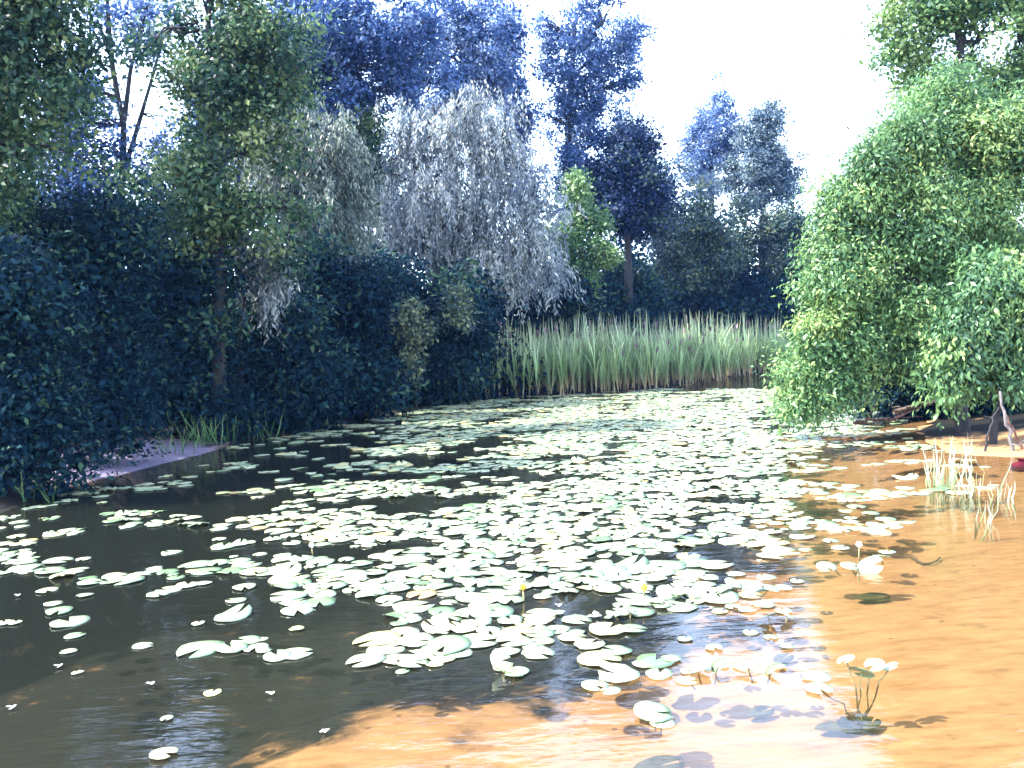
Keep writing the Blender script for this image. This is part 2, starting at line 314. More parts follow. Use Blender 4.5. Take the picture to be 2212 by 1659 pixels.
def tree(name, label, cat, d, trunk, lobes, mat, ncl, per, clr, leaf, style='broad', bark='bark', group=None, shell=0.28, limbs=None,
         r0=0.18, depthf=0.8, tw=0.5, tmean=0.45, autolimb=True, hang=1.2, droop=0.0, up=0.5, sub=7, vert=1.0, core=0.6, holes=(), fat=1.0, ragged=1.0):
    base = at(trunk[0][0], trunk[0][1], d); base[2] = gz(base[0], base[1])
    root = empty(name, base, label, cat, group)
    s = d / F0
    tp = [base - np.array([0, 0, 0.3])] + [at(q[0], q[1], d + (q[2] if len(q) > 2 else 0)) for q in trunk[1:]]
    path = smooth_path(tp, 16); path[1:-1] += rng.standard_normal((14, 3)) * r0 * 0.12
    tb = Tubes(); rads = np.linspace(r0, r0 * 0.3, 16); rads[0] *= 1.5; rads[1] *= 1.15
    tb.add(path, rads, 9, 0.05); tb.build('trunk', M[bark], root)
    lw = []
    for q in lobes:
        dd = q[4] if len(q) > 4 else 0.0
        c = at(q[0], q[1], d + dd); rx, ry = q[2] * s * fat, q[3] * s * fat
        lw.append((c, np.array([rx, depthf * (rx + ry) / 2, ry])))
    if sub:
        big = lw; lw = []
        for (c, r_) in big:
            lw.append((c, r_ * core))
            for q in range(sub):
                dr = rand_dirs(1)[0]; f_ = rng.uniform(0.26, 0.48) if vert < 1.3 else rng.uniform(0.18, 0.36)
                lw.append((c + dr * r_ * rng.uniform(0.5, ragged), r_ * f_ * np.array([1, 1, rng.uniform(0.8, 1.5 * vert)])))
    lim = []
    for lp in (limbs or []):
        pts = smooth_path([at(q[0], q[1], d + (q[2] if len(q) > 2 else 0)) for q in lp], 12)
        lim.append(pts); t_ = Tubes(); t_.add(pts, np.linspace(r0 * 0.5, r0 * 0.12, 12), 7, 0.04); t_.build('limb', M[bark], root)
    if autolimb:
        for (c, r_) in (big if sub else lw):
            k = np.argmin(np.linalg.norm(path[4:] - c, axis=1) + 1.2 * np.maximum(0, path[4:, 2] - c[2] + 0.3 * r_[2])) + 4
            pts = bend(path[k], c, 8, 0.08, 0.05); lim.append(pts)
            t_ = Tubes(); t_.add(pts, np.linspace(rads[k] * 0.6, rads[k] * 0.15 + 0.008, 8), 6, 0.04); t_.build('limb', M[bark], root)
    pc, pd, pk = crown_points(lw, ncl, shell)
    if holes:
        hx, hy = project(pc); keep = np.ones(len(pc), bool)
        for (a_, b_, c_) in holes: keep &= (((hx - a_) ** 2 + (hy - b_) ** 2) > (c_ * rng.uniform(0.8, 1.15, len(pc))) ** 2)
        pc, pd, pk = pc[keep], pd[keep], pk[keep]; ncl = len(pc)
    if tw > 0:
        tws = Tubes(); allp = np.concatenate(lim + [path[5:]])
        for q in pc[:int(ncl * tw)][:160]:
            k = np.argmin(((allp - q) ** 2).sum(1)); tws.add(bend(allp[k], q, 5, 0.06, 0.06), np.linspace(0.028, 0.008, 5) * max(1, r0 / 0.16), 4)
        if tws.n: tag(tws.build('twigs', M[bark], root), kind='stuff')
    ctint = tmean + 0.18 * rng.standard_normal(ncl) + (0.2 * rng.standard_normal(len(lw)))[pk]
    if style == 'broad':
        K = np.repeat(np.arange(ncl), per); off = rng.standard_normal((len(K), 3)) * clr * np.array([0.5, 0.5, 0.36])
        c = pc[K] + off
        nrm = unit(0.9 * unit(off) + 0.45 * pd[K] + np.array([0, 0, up]) + 0.6 * rand_dirs(len(K)))
        ax = rand_dirs(len(K)) + 0.5 * unit(off) + np.array([0, 0, -0.25 - droop])
    else:
        K = np.repeat(np.arange(ncl), per)
        t_ = rng.random(len(K))
        hl = (hang * (0.5 + rng.random(ncl)))[K]
        sx = rng.standard_normal((ncl, 3))[K] * 0.18
        nst = 5; st = rng.integers(0, nst, len(K)); so = rng.standard_normal((ncl * nst, 3)) * clr * 0.45; so = so[K * nst + st]
        out_ = pd[K] * np.array([1, 1, 0])
        c = pc[K] + so + out_ * (0.5 * np.sqrt(t_) * clr)[:, None] + sx * t_[:, None] + np.stack([0 * t_, 0 * t_, clr * 0.3 - hl * t_], -1) + rng.standard_normal((len(K), 3)) * 0.055
        ax = np.stack([rng.standard_normal(len(K)) * 0.45, rng.standard_normal(len(K)) * 0.45, -np.ones(len(K))], -1) + 0.3 * out_
        nrm = unit(0.8 * pd[K] + 0.6 * rand_dirs(len(K)) + np.array([0, 0, 0.25]))
    n_ = len(K); sc = 0.55 + 0.95 * rng.random(n_) ** 1.6
    me = leaves_mesh(name + '_crown', c, ax, nrm, leaf[0] * sc, leaf[1] * sc, ctint[K] + 0.2 * rng.standard_normal(n_))
    obj('crown', me, M[mat], root)
    return root

g_l = 'trees along the left bank'; g_f = 'tall trees behind the pond'; g_s = 'shrubs overhanging the left bank'
# --- left bank trees
tree('broadleaf_tree', 'yellow green leafy tree cut by the left edge of the picture', 'tree', 14.5, [(-60, 1000), (-40, 600), (-10, 200), (10, -60)],
     [(-60, 60, 170, 150), (50, 160, 95, 130), (30, 310, 115, 110), (-20, 430, 120, 100), (70, 40, 75, 80), (-10, -80, 120, 90)], 'green', 300, 105, 0.5, (0.11, 0.065), fat=1.15, sub=16, core=0.35, ragged=1.4, group=g_l, r0=0.2, tmean=0.52)
tree('broadleaf_tree', 'broad tree added mostly beyond the left edge to shade the left sand', 'tree', 19, [(-330, 1000), (-320, 600), (-280, 200), (-250, -100)],  # added tree, mostly out of view, placed to shade the left sand
     [(-200, 150, 200, 170), (-330, 350, 160, 150), (-160, 400, 150, 130), (-250, -100, 220, 160), (-60, -60, 120, 100), (-420, 100, 150, 160)], 'green', 260, 60, 1.0, (0.24, 0.15), group=g_l, r0=0.3, tmean=0.4)
tree('slender_tree', 'slender dark tree whose bare forked stem stands against white sky', 'tree', 24, [(252, 800), (252, 560), (262, 400), (268, 260), (238, 110), (226, -60)],
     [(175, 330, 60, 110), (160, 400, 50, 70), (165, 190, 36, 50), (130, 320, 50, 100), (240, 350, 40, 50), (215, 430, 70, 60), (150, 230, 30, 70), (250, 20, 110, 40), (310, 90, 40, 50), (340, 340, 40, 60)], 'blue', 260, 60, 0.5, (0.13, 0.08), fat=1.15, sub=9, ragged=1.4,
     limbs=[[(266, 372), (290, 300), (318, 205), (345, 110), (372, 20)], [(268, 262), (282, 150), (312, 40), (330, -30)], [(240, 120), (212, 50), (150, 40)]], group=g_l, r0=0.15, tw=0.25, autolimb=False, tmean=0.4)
tree('broadleaf_tree', 'green tree with bright tips right of the forked bare stem', 'tree', 20, [(470, 900), (470, 600), (460, 300), (450, 40)],
     [(425, 50, 95, 90), (480, 170, 95, 100), (560, 70, 80, 100), (430, 400, 90, 85), (360, 455, 60, 65), (520, 330, 80, 110), (545, 450, 70, 80), (600, 190, 50, 70)], 'green', 320, 105, 0.5, (0.13, 0.075), fat=1.2, sub=16, core=0.32, ragged=1.45, group=g_l, r0=0.2, tmean=0.5)
# --- background tall trees
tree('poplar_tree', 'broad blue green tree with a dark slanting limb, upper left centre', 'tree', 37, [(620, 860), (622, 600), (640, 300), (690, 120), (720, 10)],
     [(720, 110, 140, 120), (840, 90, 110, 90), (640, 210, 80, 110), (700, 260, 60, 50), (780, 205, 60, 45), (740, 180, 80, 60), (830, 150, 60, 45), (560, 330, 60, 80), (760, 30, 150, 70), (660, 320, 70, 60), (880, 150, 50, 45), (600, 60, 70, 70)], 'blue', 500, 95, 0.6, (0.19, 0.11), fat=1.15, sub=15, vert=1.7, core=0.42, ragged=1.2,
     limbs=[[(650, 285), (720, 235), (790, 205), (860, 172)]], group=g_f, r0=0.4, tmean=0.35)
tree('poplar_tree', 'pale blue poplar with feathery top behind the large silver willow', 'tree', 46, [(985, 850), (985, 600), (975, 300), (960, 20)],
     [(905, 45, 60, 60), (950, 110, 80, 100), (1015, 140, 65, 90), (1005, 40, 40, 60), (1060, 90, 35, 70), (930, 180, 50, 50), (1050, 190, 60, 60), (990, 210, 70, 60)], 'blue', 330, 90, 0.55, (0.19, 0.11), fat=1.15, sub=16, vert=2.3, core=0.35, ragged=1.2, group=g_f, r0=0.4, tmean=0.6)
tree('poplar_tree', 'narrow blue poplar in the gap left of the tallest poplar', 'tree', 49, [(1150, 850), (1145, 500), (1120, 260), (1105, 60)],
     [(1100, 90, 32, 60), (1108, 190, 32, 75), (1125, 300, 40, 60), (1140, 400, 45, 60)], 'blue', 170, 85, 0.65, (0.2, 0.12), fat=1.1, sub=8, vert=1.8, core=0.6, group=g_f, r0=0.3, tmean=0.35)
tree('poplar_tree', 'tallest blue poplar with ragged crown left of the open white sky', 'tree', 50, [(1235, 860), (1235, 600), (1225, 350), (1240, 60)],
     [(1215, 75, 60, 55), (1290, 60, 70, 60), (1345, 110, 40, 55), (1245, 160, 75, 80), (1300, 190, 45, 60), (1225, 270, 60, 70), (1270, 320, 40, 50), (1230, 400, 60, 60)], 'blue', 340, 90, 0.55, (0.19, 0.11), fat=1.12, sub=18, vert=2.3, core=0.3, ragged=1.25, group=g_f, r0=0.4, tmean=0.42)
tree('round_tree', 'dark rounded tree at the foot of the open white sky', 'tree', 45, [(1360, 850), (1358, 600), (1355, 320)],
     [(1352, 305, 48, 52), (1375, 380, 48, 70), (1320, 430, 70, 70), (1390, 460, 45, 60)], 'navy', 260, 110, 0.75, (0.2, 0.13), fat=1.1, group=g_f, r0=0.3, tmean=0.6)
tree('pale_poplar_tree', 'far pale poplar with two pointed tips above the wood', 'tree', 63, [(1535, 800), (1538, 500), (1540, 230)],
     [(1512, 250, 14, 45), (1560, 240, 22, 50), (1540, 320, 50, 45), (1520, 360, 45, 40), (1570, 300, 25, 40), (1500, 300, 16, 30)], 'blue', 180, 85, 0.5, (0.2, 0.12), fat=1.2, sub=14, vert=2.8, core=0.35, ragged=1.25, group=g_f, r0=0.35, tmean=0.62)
tree('pale_poplar_tree', 'far pale green poplar with a crooked tip beside the right bush', 'tree', 60, [(1650, 800), (1650, 500), (1650, 260)],
     [(1648, 250, 24, 35), (1680, 270, 22, 22), (1640, 320, 45, 45), (1690, 360, 35, 50), (1620, 390, 45, 50), (1670, 420, 60, 50)], 'pale', 280, 90, 0.55, (0.2, 0.12), fat=1.2, sub=13, vert=2.2, core=0.4, ragged=1.2, group=g_f, r0=0.35, tmean=0.65)
tree('wood_edge_tree', 'arching dark tree with a white sky hole below its crown', 'tree', 52, [(1440, 830), (1440, 620), (1430, 440)],
     [(1470, 350, 48, 14), (1425, 400, 30, 55), (1440, 480, 60, 60), (1430, 590, 80, 80), (1520, 400, 25, 30)], 'pale', 200, 100, 0.9, (0.2, 0.13), group=g_f, r0=0.3, tmean=0.35)
tree('wood_edge_tree', 'dark leafy tree with a bare stem behind the reeds, centre right', 'tree', 50, [(1500, 830), (1500, 650), (1510, 470)],
     [(1510, 480, 70, 70), (1470, 560, 55, 70), (1550, 570, 60, 80)], 'pale_green', 260, 100, 0.7, (0.17, 0.11), sub=10, group=g_f, r0=0.28, tmean=0.55)
tree('wood_edge_tree', 'dark green tree closest to the right bush in the far wood', 'tree', 53, [(1650, 830), (1650, 650), (1655, 470)],
     [(1640, 490, 70, 70), (1710, 500, 60, 70), (1600, 570, 60, 70), (1680, 610, 80, 80), (1740, 600, 50, 100)], 'pale_green', 340, 100, 0.75, (0.17, 0.11), sub=10, group=g_f, r0=0.28, tmean=0.5)
tree('young_tree', 'small light green tree between the silver willow and dark wood', 'tree', 40, [(1262, 860), (1262, 700), (1255, 520), (1240, 410)],
     [(1235, 420, 30, 36), (1262, 440, 30, 34), (1245, 490, 52, 46), (1290, 520, 28, 50), (1215, 530, 28, 34), (1268, 570, 46, 50), (1235, 620, 38, 46)], 'fresh', 190, 95, 0.5, (0.15, 0.09), core=0.4, ragged=1.25, group=g_f, r0=0.14, bark='bark_brown', tmean=0.6, sub=9)
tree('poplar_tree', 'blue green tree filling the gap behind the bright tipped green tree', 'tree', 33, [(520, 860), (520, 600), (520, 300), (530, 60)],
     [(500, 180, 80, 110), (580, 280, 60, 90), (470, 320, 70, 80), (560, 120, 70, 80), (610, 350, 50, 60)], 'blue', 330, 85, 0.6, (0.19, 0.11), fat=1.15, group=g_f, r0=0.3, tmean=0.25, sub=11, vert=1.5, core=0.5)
tree('broadleaf_tree', 'green tree with yellowish sunlit top between the two silver willows', 'tree', 37, [(770, 880), (768, 650), (765, 450), (760, 300)],
     [(745, 275, 45, 40), (790, 300, 30, 40), (765, 350, 55, 60), (800, 430, 50, 60), (740, 450, 60, 60), (700, 250, 40, 35), (830, 400, 35, 50)], 'green', 260, 95, 0.65, (0.17, 0.1), group=g_l, r0=0.2, tmean=0.6, sub=9, core=0.45, ragged=1.2)
# --- silver willows
tree('silver_willow', 'large silvery weeping willow with forked dark trunk, picture centre', 'tree', 34, [(965, 900), (958, 720), (945, 610), (930, 560), (900, 430), (900, 320)],
     [(900, 300, 85, 80), (1000, 260, 85, 75), (1090, 340, 80, 95), (960, 400, 130, 90), (850, 480, 45, 60), (1120, 470, 65, 90), (1010, 470, 70, 70), (900, 490, 60, 60), (1060, 560, 70, 60), (1150, 560, 45, 80)], 'silver', 480, 140, 0.85, (0.18, 0.05),
     style='hang', hang=1.25, limbs=[[(945, 610), (985, 510), (1020, 420), (1040, 330)]], group='silver willows', r0=0.32, tw=0.35, tmean=0.55)
tree('silver_willow', 'smaller sage grey weeping willow left of the large silvery one', 'tree', 28, [(660, 900), (665, 650), (670, 400), (660, 280)],
     [(640, 290, 80, 60), (700, 360, 75, 80), (600, 380, 55, 70), (690, 460, 80, 80), (760, 400, 40, 50), (740, 520, 50, 60)], 'sage', 300, 120, 0.75, (0.16, 0.048), style='hang', hang=1.1, group='silver willows', r0=0.22, tw=0.35, tmean=0.4)
tree('silver_willow', 'single drooping silvery willow spray over the dark left bank', 'tree', 21, [(520, 960), (520, 720), (535, 560), (560, 520)],
     [(555, 535, 40, 22), (575, 580, 22, 45), (585, 640, 14, 40)], 'silver', 45, 75, 0.45, (0.16, 0.045), style='hang', hang=0.6, group='silver willows', r0=0.08, tw=0.3, tmean=0.55)
# --- left bank shrubs
def shrub(label, d, x, lobes, mat='dark', ncl=200, per=80, clr=0.7, leaf=(0.14, 0.07), style='broad', tmean=0.45, **k):
    x = lobes[0][0] if x is None else x
    yb = max(q[1] + q[3] for q in lobes)
    return tree(k.pop('nm', 'bank_shrub'), label, 'shrub', d, [(x, yb), (x + 5, (yb + lobes[0][1]) / 2), (lobes[0][0], lobes[0][1])], lobes, mat, ncl, per, clr, leaf, style, group=k.pop('group', g_s), r0=k.pop('r0', 0.09), tmean=tmean, tw=0.3, **k)
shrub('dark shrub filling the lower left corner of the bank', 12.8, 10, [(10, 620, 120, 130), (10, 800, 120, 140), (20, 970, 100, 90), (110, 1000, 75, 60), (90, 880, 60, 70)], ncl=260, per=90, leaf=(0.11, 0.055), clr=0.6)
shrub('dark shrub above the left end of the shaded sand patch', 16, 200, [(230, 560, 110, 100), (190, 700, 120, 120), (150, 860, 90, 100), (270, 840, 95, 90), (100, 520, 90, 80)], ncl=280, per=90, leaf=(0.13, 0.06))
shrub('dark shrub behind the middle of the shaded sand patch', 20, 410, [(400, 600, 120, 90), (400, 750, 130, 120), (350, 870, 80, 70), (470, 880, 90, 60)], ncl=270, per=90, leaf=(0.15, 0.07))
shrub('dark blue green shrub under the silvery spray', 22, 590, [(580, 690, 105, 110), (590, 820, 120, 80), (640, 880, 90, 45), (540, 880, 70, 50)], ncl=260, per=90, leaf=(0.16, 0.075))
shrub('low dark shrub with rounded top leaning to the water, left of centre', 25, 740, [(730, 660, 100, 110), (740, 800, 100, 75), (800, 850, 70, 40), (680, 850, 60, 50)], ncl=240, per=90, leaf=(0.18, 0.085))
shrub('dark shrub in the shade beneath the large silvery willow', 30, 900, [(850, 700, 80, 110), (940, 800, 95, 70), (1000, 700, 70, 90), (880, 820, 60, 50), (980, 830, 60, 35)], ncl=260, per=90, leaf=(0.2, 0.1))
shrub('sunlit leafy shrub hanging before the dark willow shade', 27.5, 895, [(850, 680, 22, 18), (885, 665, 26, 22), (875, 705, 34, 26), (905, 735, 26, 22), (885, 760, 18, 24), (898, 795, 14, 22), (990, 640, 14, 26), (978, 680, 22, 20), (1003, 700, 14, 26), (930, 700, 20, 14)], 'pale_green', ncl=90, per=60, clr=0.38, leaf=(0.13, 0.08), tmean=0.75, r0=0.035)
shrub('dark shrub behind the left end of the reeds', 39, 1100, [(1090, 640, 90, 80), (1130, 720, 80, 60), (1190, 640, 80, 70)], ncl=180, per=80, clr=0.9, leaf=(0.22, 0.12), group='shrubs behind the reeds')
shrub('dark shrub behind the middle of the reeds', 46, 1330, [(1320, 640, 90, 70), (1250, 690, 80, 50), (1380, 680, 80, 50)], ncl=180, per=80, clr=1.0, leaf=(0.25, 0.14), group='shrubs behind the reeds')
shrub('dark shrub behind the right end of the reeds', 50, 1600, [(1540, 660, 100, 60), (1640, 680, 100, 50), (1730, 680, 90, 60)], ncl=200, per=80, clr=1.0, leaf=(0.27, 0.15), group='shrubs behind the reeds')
lob = []
for k in range(40):
    x = -260 + k * 34 + rng.normal() * 15; dd = 24 + 10 * max(0, (x - 100) / 1000) + rng.normal(); s_ = dd / F0
    lob.append((at(x, 640 + 90 * rng.random() + (120 if k % 2 else 0), dd), np.array([70 * s_, 0.8, 90 * s_])))
pc, pd, pk = crown_points(lob, 900, 0.3)
K = np.repeat(np.arange(900), 45); off = rng.standard_normal((len(K), 3)) * 0.4
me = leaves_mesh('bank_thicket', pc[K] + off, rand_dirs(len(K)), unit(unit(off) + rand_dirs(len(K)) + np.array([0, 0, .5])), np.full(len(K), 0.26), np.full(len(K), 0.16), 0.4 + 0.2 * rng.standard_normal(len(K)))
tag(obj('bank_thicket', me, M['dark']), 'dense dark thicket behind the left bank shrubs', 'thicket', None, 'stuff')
# --- distant wood that reads as one mass
lob = []
for k in range(46):
    x = -500 + k * 70 + rng.normal() * 20; y = 640 + rng.normal() * 30 - (70 if x < 1000 else 0)
    dd = 66 + rng.normal() * 5; s_ = dd / F0
    lob.append((at(x, y, dd), np.array([70 * s_, 3.0, (95 + 60 * rng.random()) * s_])))
pc, pd, pk = crown_points(lob, 2000, 0.3)
K = np.repeat(np.arange(2000), 32); off = rng.standard_normal((len(K), 3)) * 0.7
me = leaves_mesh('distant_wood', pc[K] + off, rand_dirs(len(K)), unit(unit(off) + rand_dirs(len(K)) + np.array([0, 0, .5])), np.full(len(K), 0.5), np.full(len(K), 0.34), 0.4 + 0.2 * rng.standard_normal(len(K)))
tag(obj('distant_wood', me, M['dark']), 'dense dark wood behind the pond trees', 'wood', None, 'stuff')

# --- right bank
tree('willow_bush', 'big rounded green willow bush drooping over the right bank', 'bush', 15.5, [(2080, 985), (2075, 850), (2060, 600), (2060, 350)],
     [(2070, 290, 120, 120), (1960, 380, 110, 120), (2150, 420, 100, 120), (1870, 500, 90, 100), (2000, 520, 110, 100), (2110, 580, 100, 90), (1830, 620, 80, 80), (1930, 660, 90, 80),
      (1770, 740, 65, 75), (1860, 740, 75, 65), (1720, 830, 38, 50), (1780, 830, 55, 40), (1715, 890, 28, 25), (2020, 690, 70, 60), (2190, 560, 60, 110), (1880, 800, 40, 40), (2190, 290, 80, 110), (1880, 410, 75, 85), (1815, 500, 60, 85), (1945, 300, 75, 80), (1790, 610, 55, 80), (2030, 220, 80, 60), (1950, 790, 50, 35), (1750, 880, 36, 36), (1835, 840, 55, 36), (2110, 700, 60, 50)],
     'willow', 1550, 120, 0.4, (0.092, 0.036), group=None, r0=0.12, tw=0.1, tmean=0.58, bark='bark', droop=0.6, sub=7, core=0.5,
     holes=[(2086, 310, 22), (2085, 500, 24), (2010, 675, 28), (2040, 750, 34), (1955, 590, 12)])
tree('tall_tree', 'tall loose green tree rising behind the right willow bush', 'tree', 24, [(2100, 900), (2100, 500), (2080, 200), (2060, -40)],
     [(2000, 40, 80, 60), (2110, 40, 110, 80), (2040, 150, 80, 60), (2160, 200, 90, 110), (1945, 110, 35, 40), (1930, 20, 40, 25), (2200, 60, 90, 90), (1920, 190, 20, 15), (2100, -80, 130, 80)], 'fresh', 320, 95, 0.5, (0.13, 0.08), fat=1.1, sub=14, core=0.35, ragged=1.35, group=None, r0=0.25, tmean=0.6)
tree('bank_shrub', 'dark drooping shrub at the right edge above the sand', 'shrub', 13.6, [(2140, 1000), (2150, 900), (2170, 760), (2180, 640)],
     [(2180, 640, 60, 60), (2120, 700, 55, 50), (2195, 730, 40, 60), (2060, 750, 45, 40), (2100, 800, 26, 50), (2190, 820, 30, 50), (2050, 830, 20, 50)], 'willow', 230, 90, 0.36, (0.105, 0.042), droop=0.9, fat=1.2, group=None, r0=0.07, tw=0.3, tmean=0.35)
tree('bank_shrub', 'shaded bush mass behind the hollow under the right willow bush', 'shrub', 18.5, [(2060, 930), (2050, 820), (2050, 700)],
     [(2050, 720, 130, 90), (2080, 330, 80, 100), (2080, 510, 90, 100), (1960, 800, 100, 60), (2130, 850, 110, 80), (1900, 850, 70, 40), (2010, 880, 100, 50), (2160, 920, 90, 50), (2230, 700, 100, 150)], 'dark', 430, 90, 0.55, (0.14, 0.07), group=None, r0=0.1, tw=0.2)

# ------------------------------------------------------------------ reeds
def reed_parts(seed, simple=False):
    r = np.random.default_rng(seed); V, Fc, T = [], [], []; n0 = 0
    h = r.uniform(1.5, 2.35)
    def strip(pts, wid, facing, t):
        nonlocal n0
        m_ = len(pts); V.append(np.concatenate([pts - facing * wid[:, None], pts + facing * wid[:, None]])); T.append(np.concatenate([t, t]))
        a_ = np.arange(m_ - 1); Fc.append(np.stack([a_, a_ + 1, a_ + 1 + m_, a_ + m_], -1) + n0); n0 += 2 * m_
    for k in range(6 if not simple else 5):
        z0 = h * r.uniform(0.0, 0.45); L = h * r.uniform(0.45, 0.8) if k else h; a_ = r.uniform(0, 6.28)
        u_ = np.linspace(0, 1, 6); lean = r.uniform(0.08, 0.4) if k else 0.06; arch = r.uniform(0.0, 0.35)
        dz = L * (u_ - arch * u_ ** 3 * 0.6); dx = lean * L * (0.25 * u_ + 0.75 * u_ ** 2.2)
        pts = np.stack([math.cos(a_) * dx, math.sin(a_) * dx, z0 + dz], -1)
        b_ = r.uniform(0, 6.28); f_ = np.array([math.cos(b_), math.sin(b_), 0])
        w_ = 0.027 * np.array([0.6, 0.9, 1, 0.85, 0.55, 0.08]) * r.uniform(0.7, 1.3)
        strip(pts, w_, f_, np.clip(pts[:, 2] / h + r.normal() * 0.05, 0, 0.95))
    if r.random() < 0.22:                       # dark plume
        top = np.array([r.normal() * 0.05, r.normal() * 0.05, h])
        for k in range(3):
            a_ = r.uniform(0, 6.28); u_ = np.linspace(0, 1, 4)
            pts = top + np.stack([0.1 * u_ * math.cos(a_), 0.1 * u_ * math.sin(a_), 0.24 * u_ - 0.05], -1)
            strip(pts, 0.03 * np.array([0.5, 1, 0.8, 0.1]), np.array([math.sin(a_), -math.cos(a_), 0]), np.ones(4))
    return np.concatenate(V), np.concatenate(Fc), np.concatenate(T)
M['reed'] = leaf_mat('reed_leaf', [(0.0, (0.33, 0.22, 0.14)), (0.18, (0.31, 0.24, 0.13)), (0.34, (0.15, 0.21, 0.09)), (0.7, (0.19, 0.28, 0.12)), (0.94, (0.28, 0.35, 0.19)), (1.0, (0.14, 0.08, 0.1))], 0.3, shade=True)
reed_var = []
for k in range(14):
    V, Fc, T = reed_parts(100 + k); me = mesh_np('reed', V, Fc, 4); attr(me, 'tint', T); attr(me, 'shade', S_ := np.repeat(np.random.default_rng(k).random(len(T)), 1) * 0); me.materials.append(M['reed']); reed_var.append((me, V, Fc, T))
front = [(1020, 864), (1080, 861), (1180, 856), (1300, 850), (1400, 843), (1500, 833), (1570, 822), (1640, 808), (1720, 802)]
fr_w = np.array([ground(*q)[:2] for q in front])
def along(u_):
    s = np.linspace(0, 1, len(fr_w)); return np.array([np.interp(u_, s, fr_w[:, 0]), np.interp(u_, s, fr_w[:, 1])])
nr = 0
for k in range(280):
    u_ = (k + rng.random()) / 280; q = along(u_) + np.array([rng.normal() * 0.1, rng.random() ** 1.5 * 1.6 - 0.25 + 0.35 * math.sin(u_ * 60) + 0.2 * math.sin(u_ * 23)])
    rv_ = rng.integers(14); me = reed_var[rv_][0]; o = bpy.data.objects.new('reed', me); col.objects.link(o)
    o.location = (q[0], q[1], -0.06); o.rotation_euler = (rng.normal() * 0.08, rng.normal() * 0.08, rng.random() * 6.28)
    s_ = 0.86 + 0.3 * rng.random() - (0.22 if u_ < 0.1 else 0); o.scale = (s_, s_, s_)
    places = ['leftmost tenth', 'second tenth from left', 'third tenth from left', 'fourth tenth from left', 'left of the middle', 'right of the middle', 'fourth tenth from right', 'third tenth from right', 'second tenth from right', 'rightmost tenth by the bush']
    hz = 'short' if s_ * reed_var[rv_][1][:, 2].max() < 2.05 else 'tall' if s_ * reed_var[rv_][1][:, 2].max() > 2.35 else 'middling'
    tag(o, f'{hz} {"dark plumed" if reed_var[rv_][3].max() > 0.99 else "plain green"} reed in the front of the reed bed, {places[int(u_ * 10)]}', 'reed', 'reeds in the front rows of the reed bed')
VV, FF, TT, SS, n0 = [], [], [], [], 0
for k in range(1300):
    u_ = rng.random(); q = along(u_) + np.array([rng.normal() * 0.2, 1.4 + rng.random() * 5.5])
    _, V, Fc, T = reed_var[rng.integers(14)]; a_ = rng.random() * 6.28; s_ = (0.9 + 0.3 * rng.random())
    c_, s2 = math.cos(a_), math.sin(a_); Rm = np.array([[c_, -s2, 0], [s2, c_, 0], [0, 0, 1]])
    VV.append((V * s_) @ Rm.T + np.array([q[0], q[1], -0.05])); FF.append(Fc + n0); TT.append(T); SS.append(np.full(len(T), rng.random())); n0 += len(V)
me = mesh_np('reed_bed', np.concatenate(VV), np.concatenate(FF), 4); attr(me, 'tint', np.concatenate(TT)); attr(me, 'shade', np.concatenate(SS))
tag(obj('reed_bed', me, M['reed']), 'dense mass of reeds behind the front reed rows', 'reeds', None, 'stuff')

# ------------------------------------------------------------------ lily pads
def pad_mat():
    m = bpy.data.materials.new('lily_pad'); n, l = nodes_of(m)
    out = n.new('ShaderNodeOutputMaterial'); oi = n.new('ShaderNodeObjectInfo'); a = n.new('ShaderNodeAttribute'); a.attribute_name = 'tint'
    ad = n.new('ShaderNodeMath'); ad.operation = 'ADD'; l.new(oi.outputs['Random'], ad.inputs[0]); l.new(a.outputs['Fac'], ad.inputs[1])
    fr = n.new('ShaderNodeMath'); fr.operation = 'FRACT'; l.new(ad.outputs[0], fr.inputs[0])
    r = ramp(n, [(0.0, (0.08, 0.14, 0.06)), (0.12, (0.17, 0.25, 0.13)), (0.35, (0.23, 0.28, 0.17)), (0.8, (0.32, 0.35, 0.2)), (0.96, (0.4, 0.39, 0.15)), (1.0, (0.33, 0.22, 0.08))]); l.new(fr.outputs[0], r.inputs[0])
    tc = n.new('ShaderNodeTexCoord'); nz = n.new('ShaderNodeTexNoise'); nz.inputs['Scale'].default_value = 14; l.new(tc.outputs['Object'], nz.inputs[0])
    hs = n.new('ShaderNodeHueSaturation'); l.new(r.outputs[0], hs.inputs['Color'])
    mr = n.new('ShaderNodeMapRange'); mr.inputs[3].default_value = 0.7; mr.inputs[4].default_value = 1.25; l.new(nz.outputs[0], mr.inputs[0]); l.new(mr.outputs[0], hs.inputs['Value'])
    p = n.new('ShaderNodeBsdfPrincipled'); p.inputs['Roughness'].default_value = 0.33; p.inputs['Specular IOR Level'].default_value = 0.75
    l.new(hs.outputs[0], p.inputs['Base Color']); l.new(p.outputs[0], out.inputs[0]); return m
M['pad'] = pad_mat()
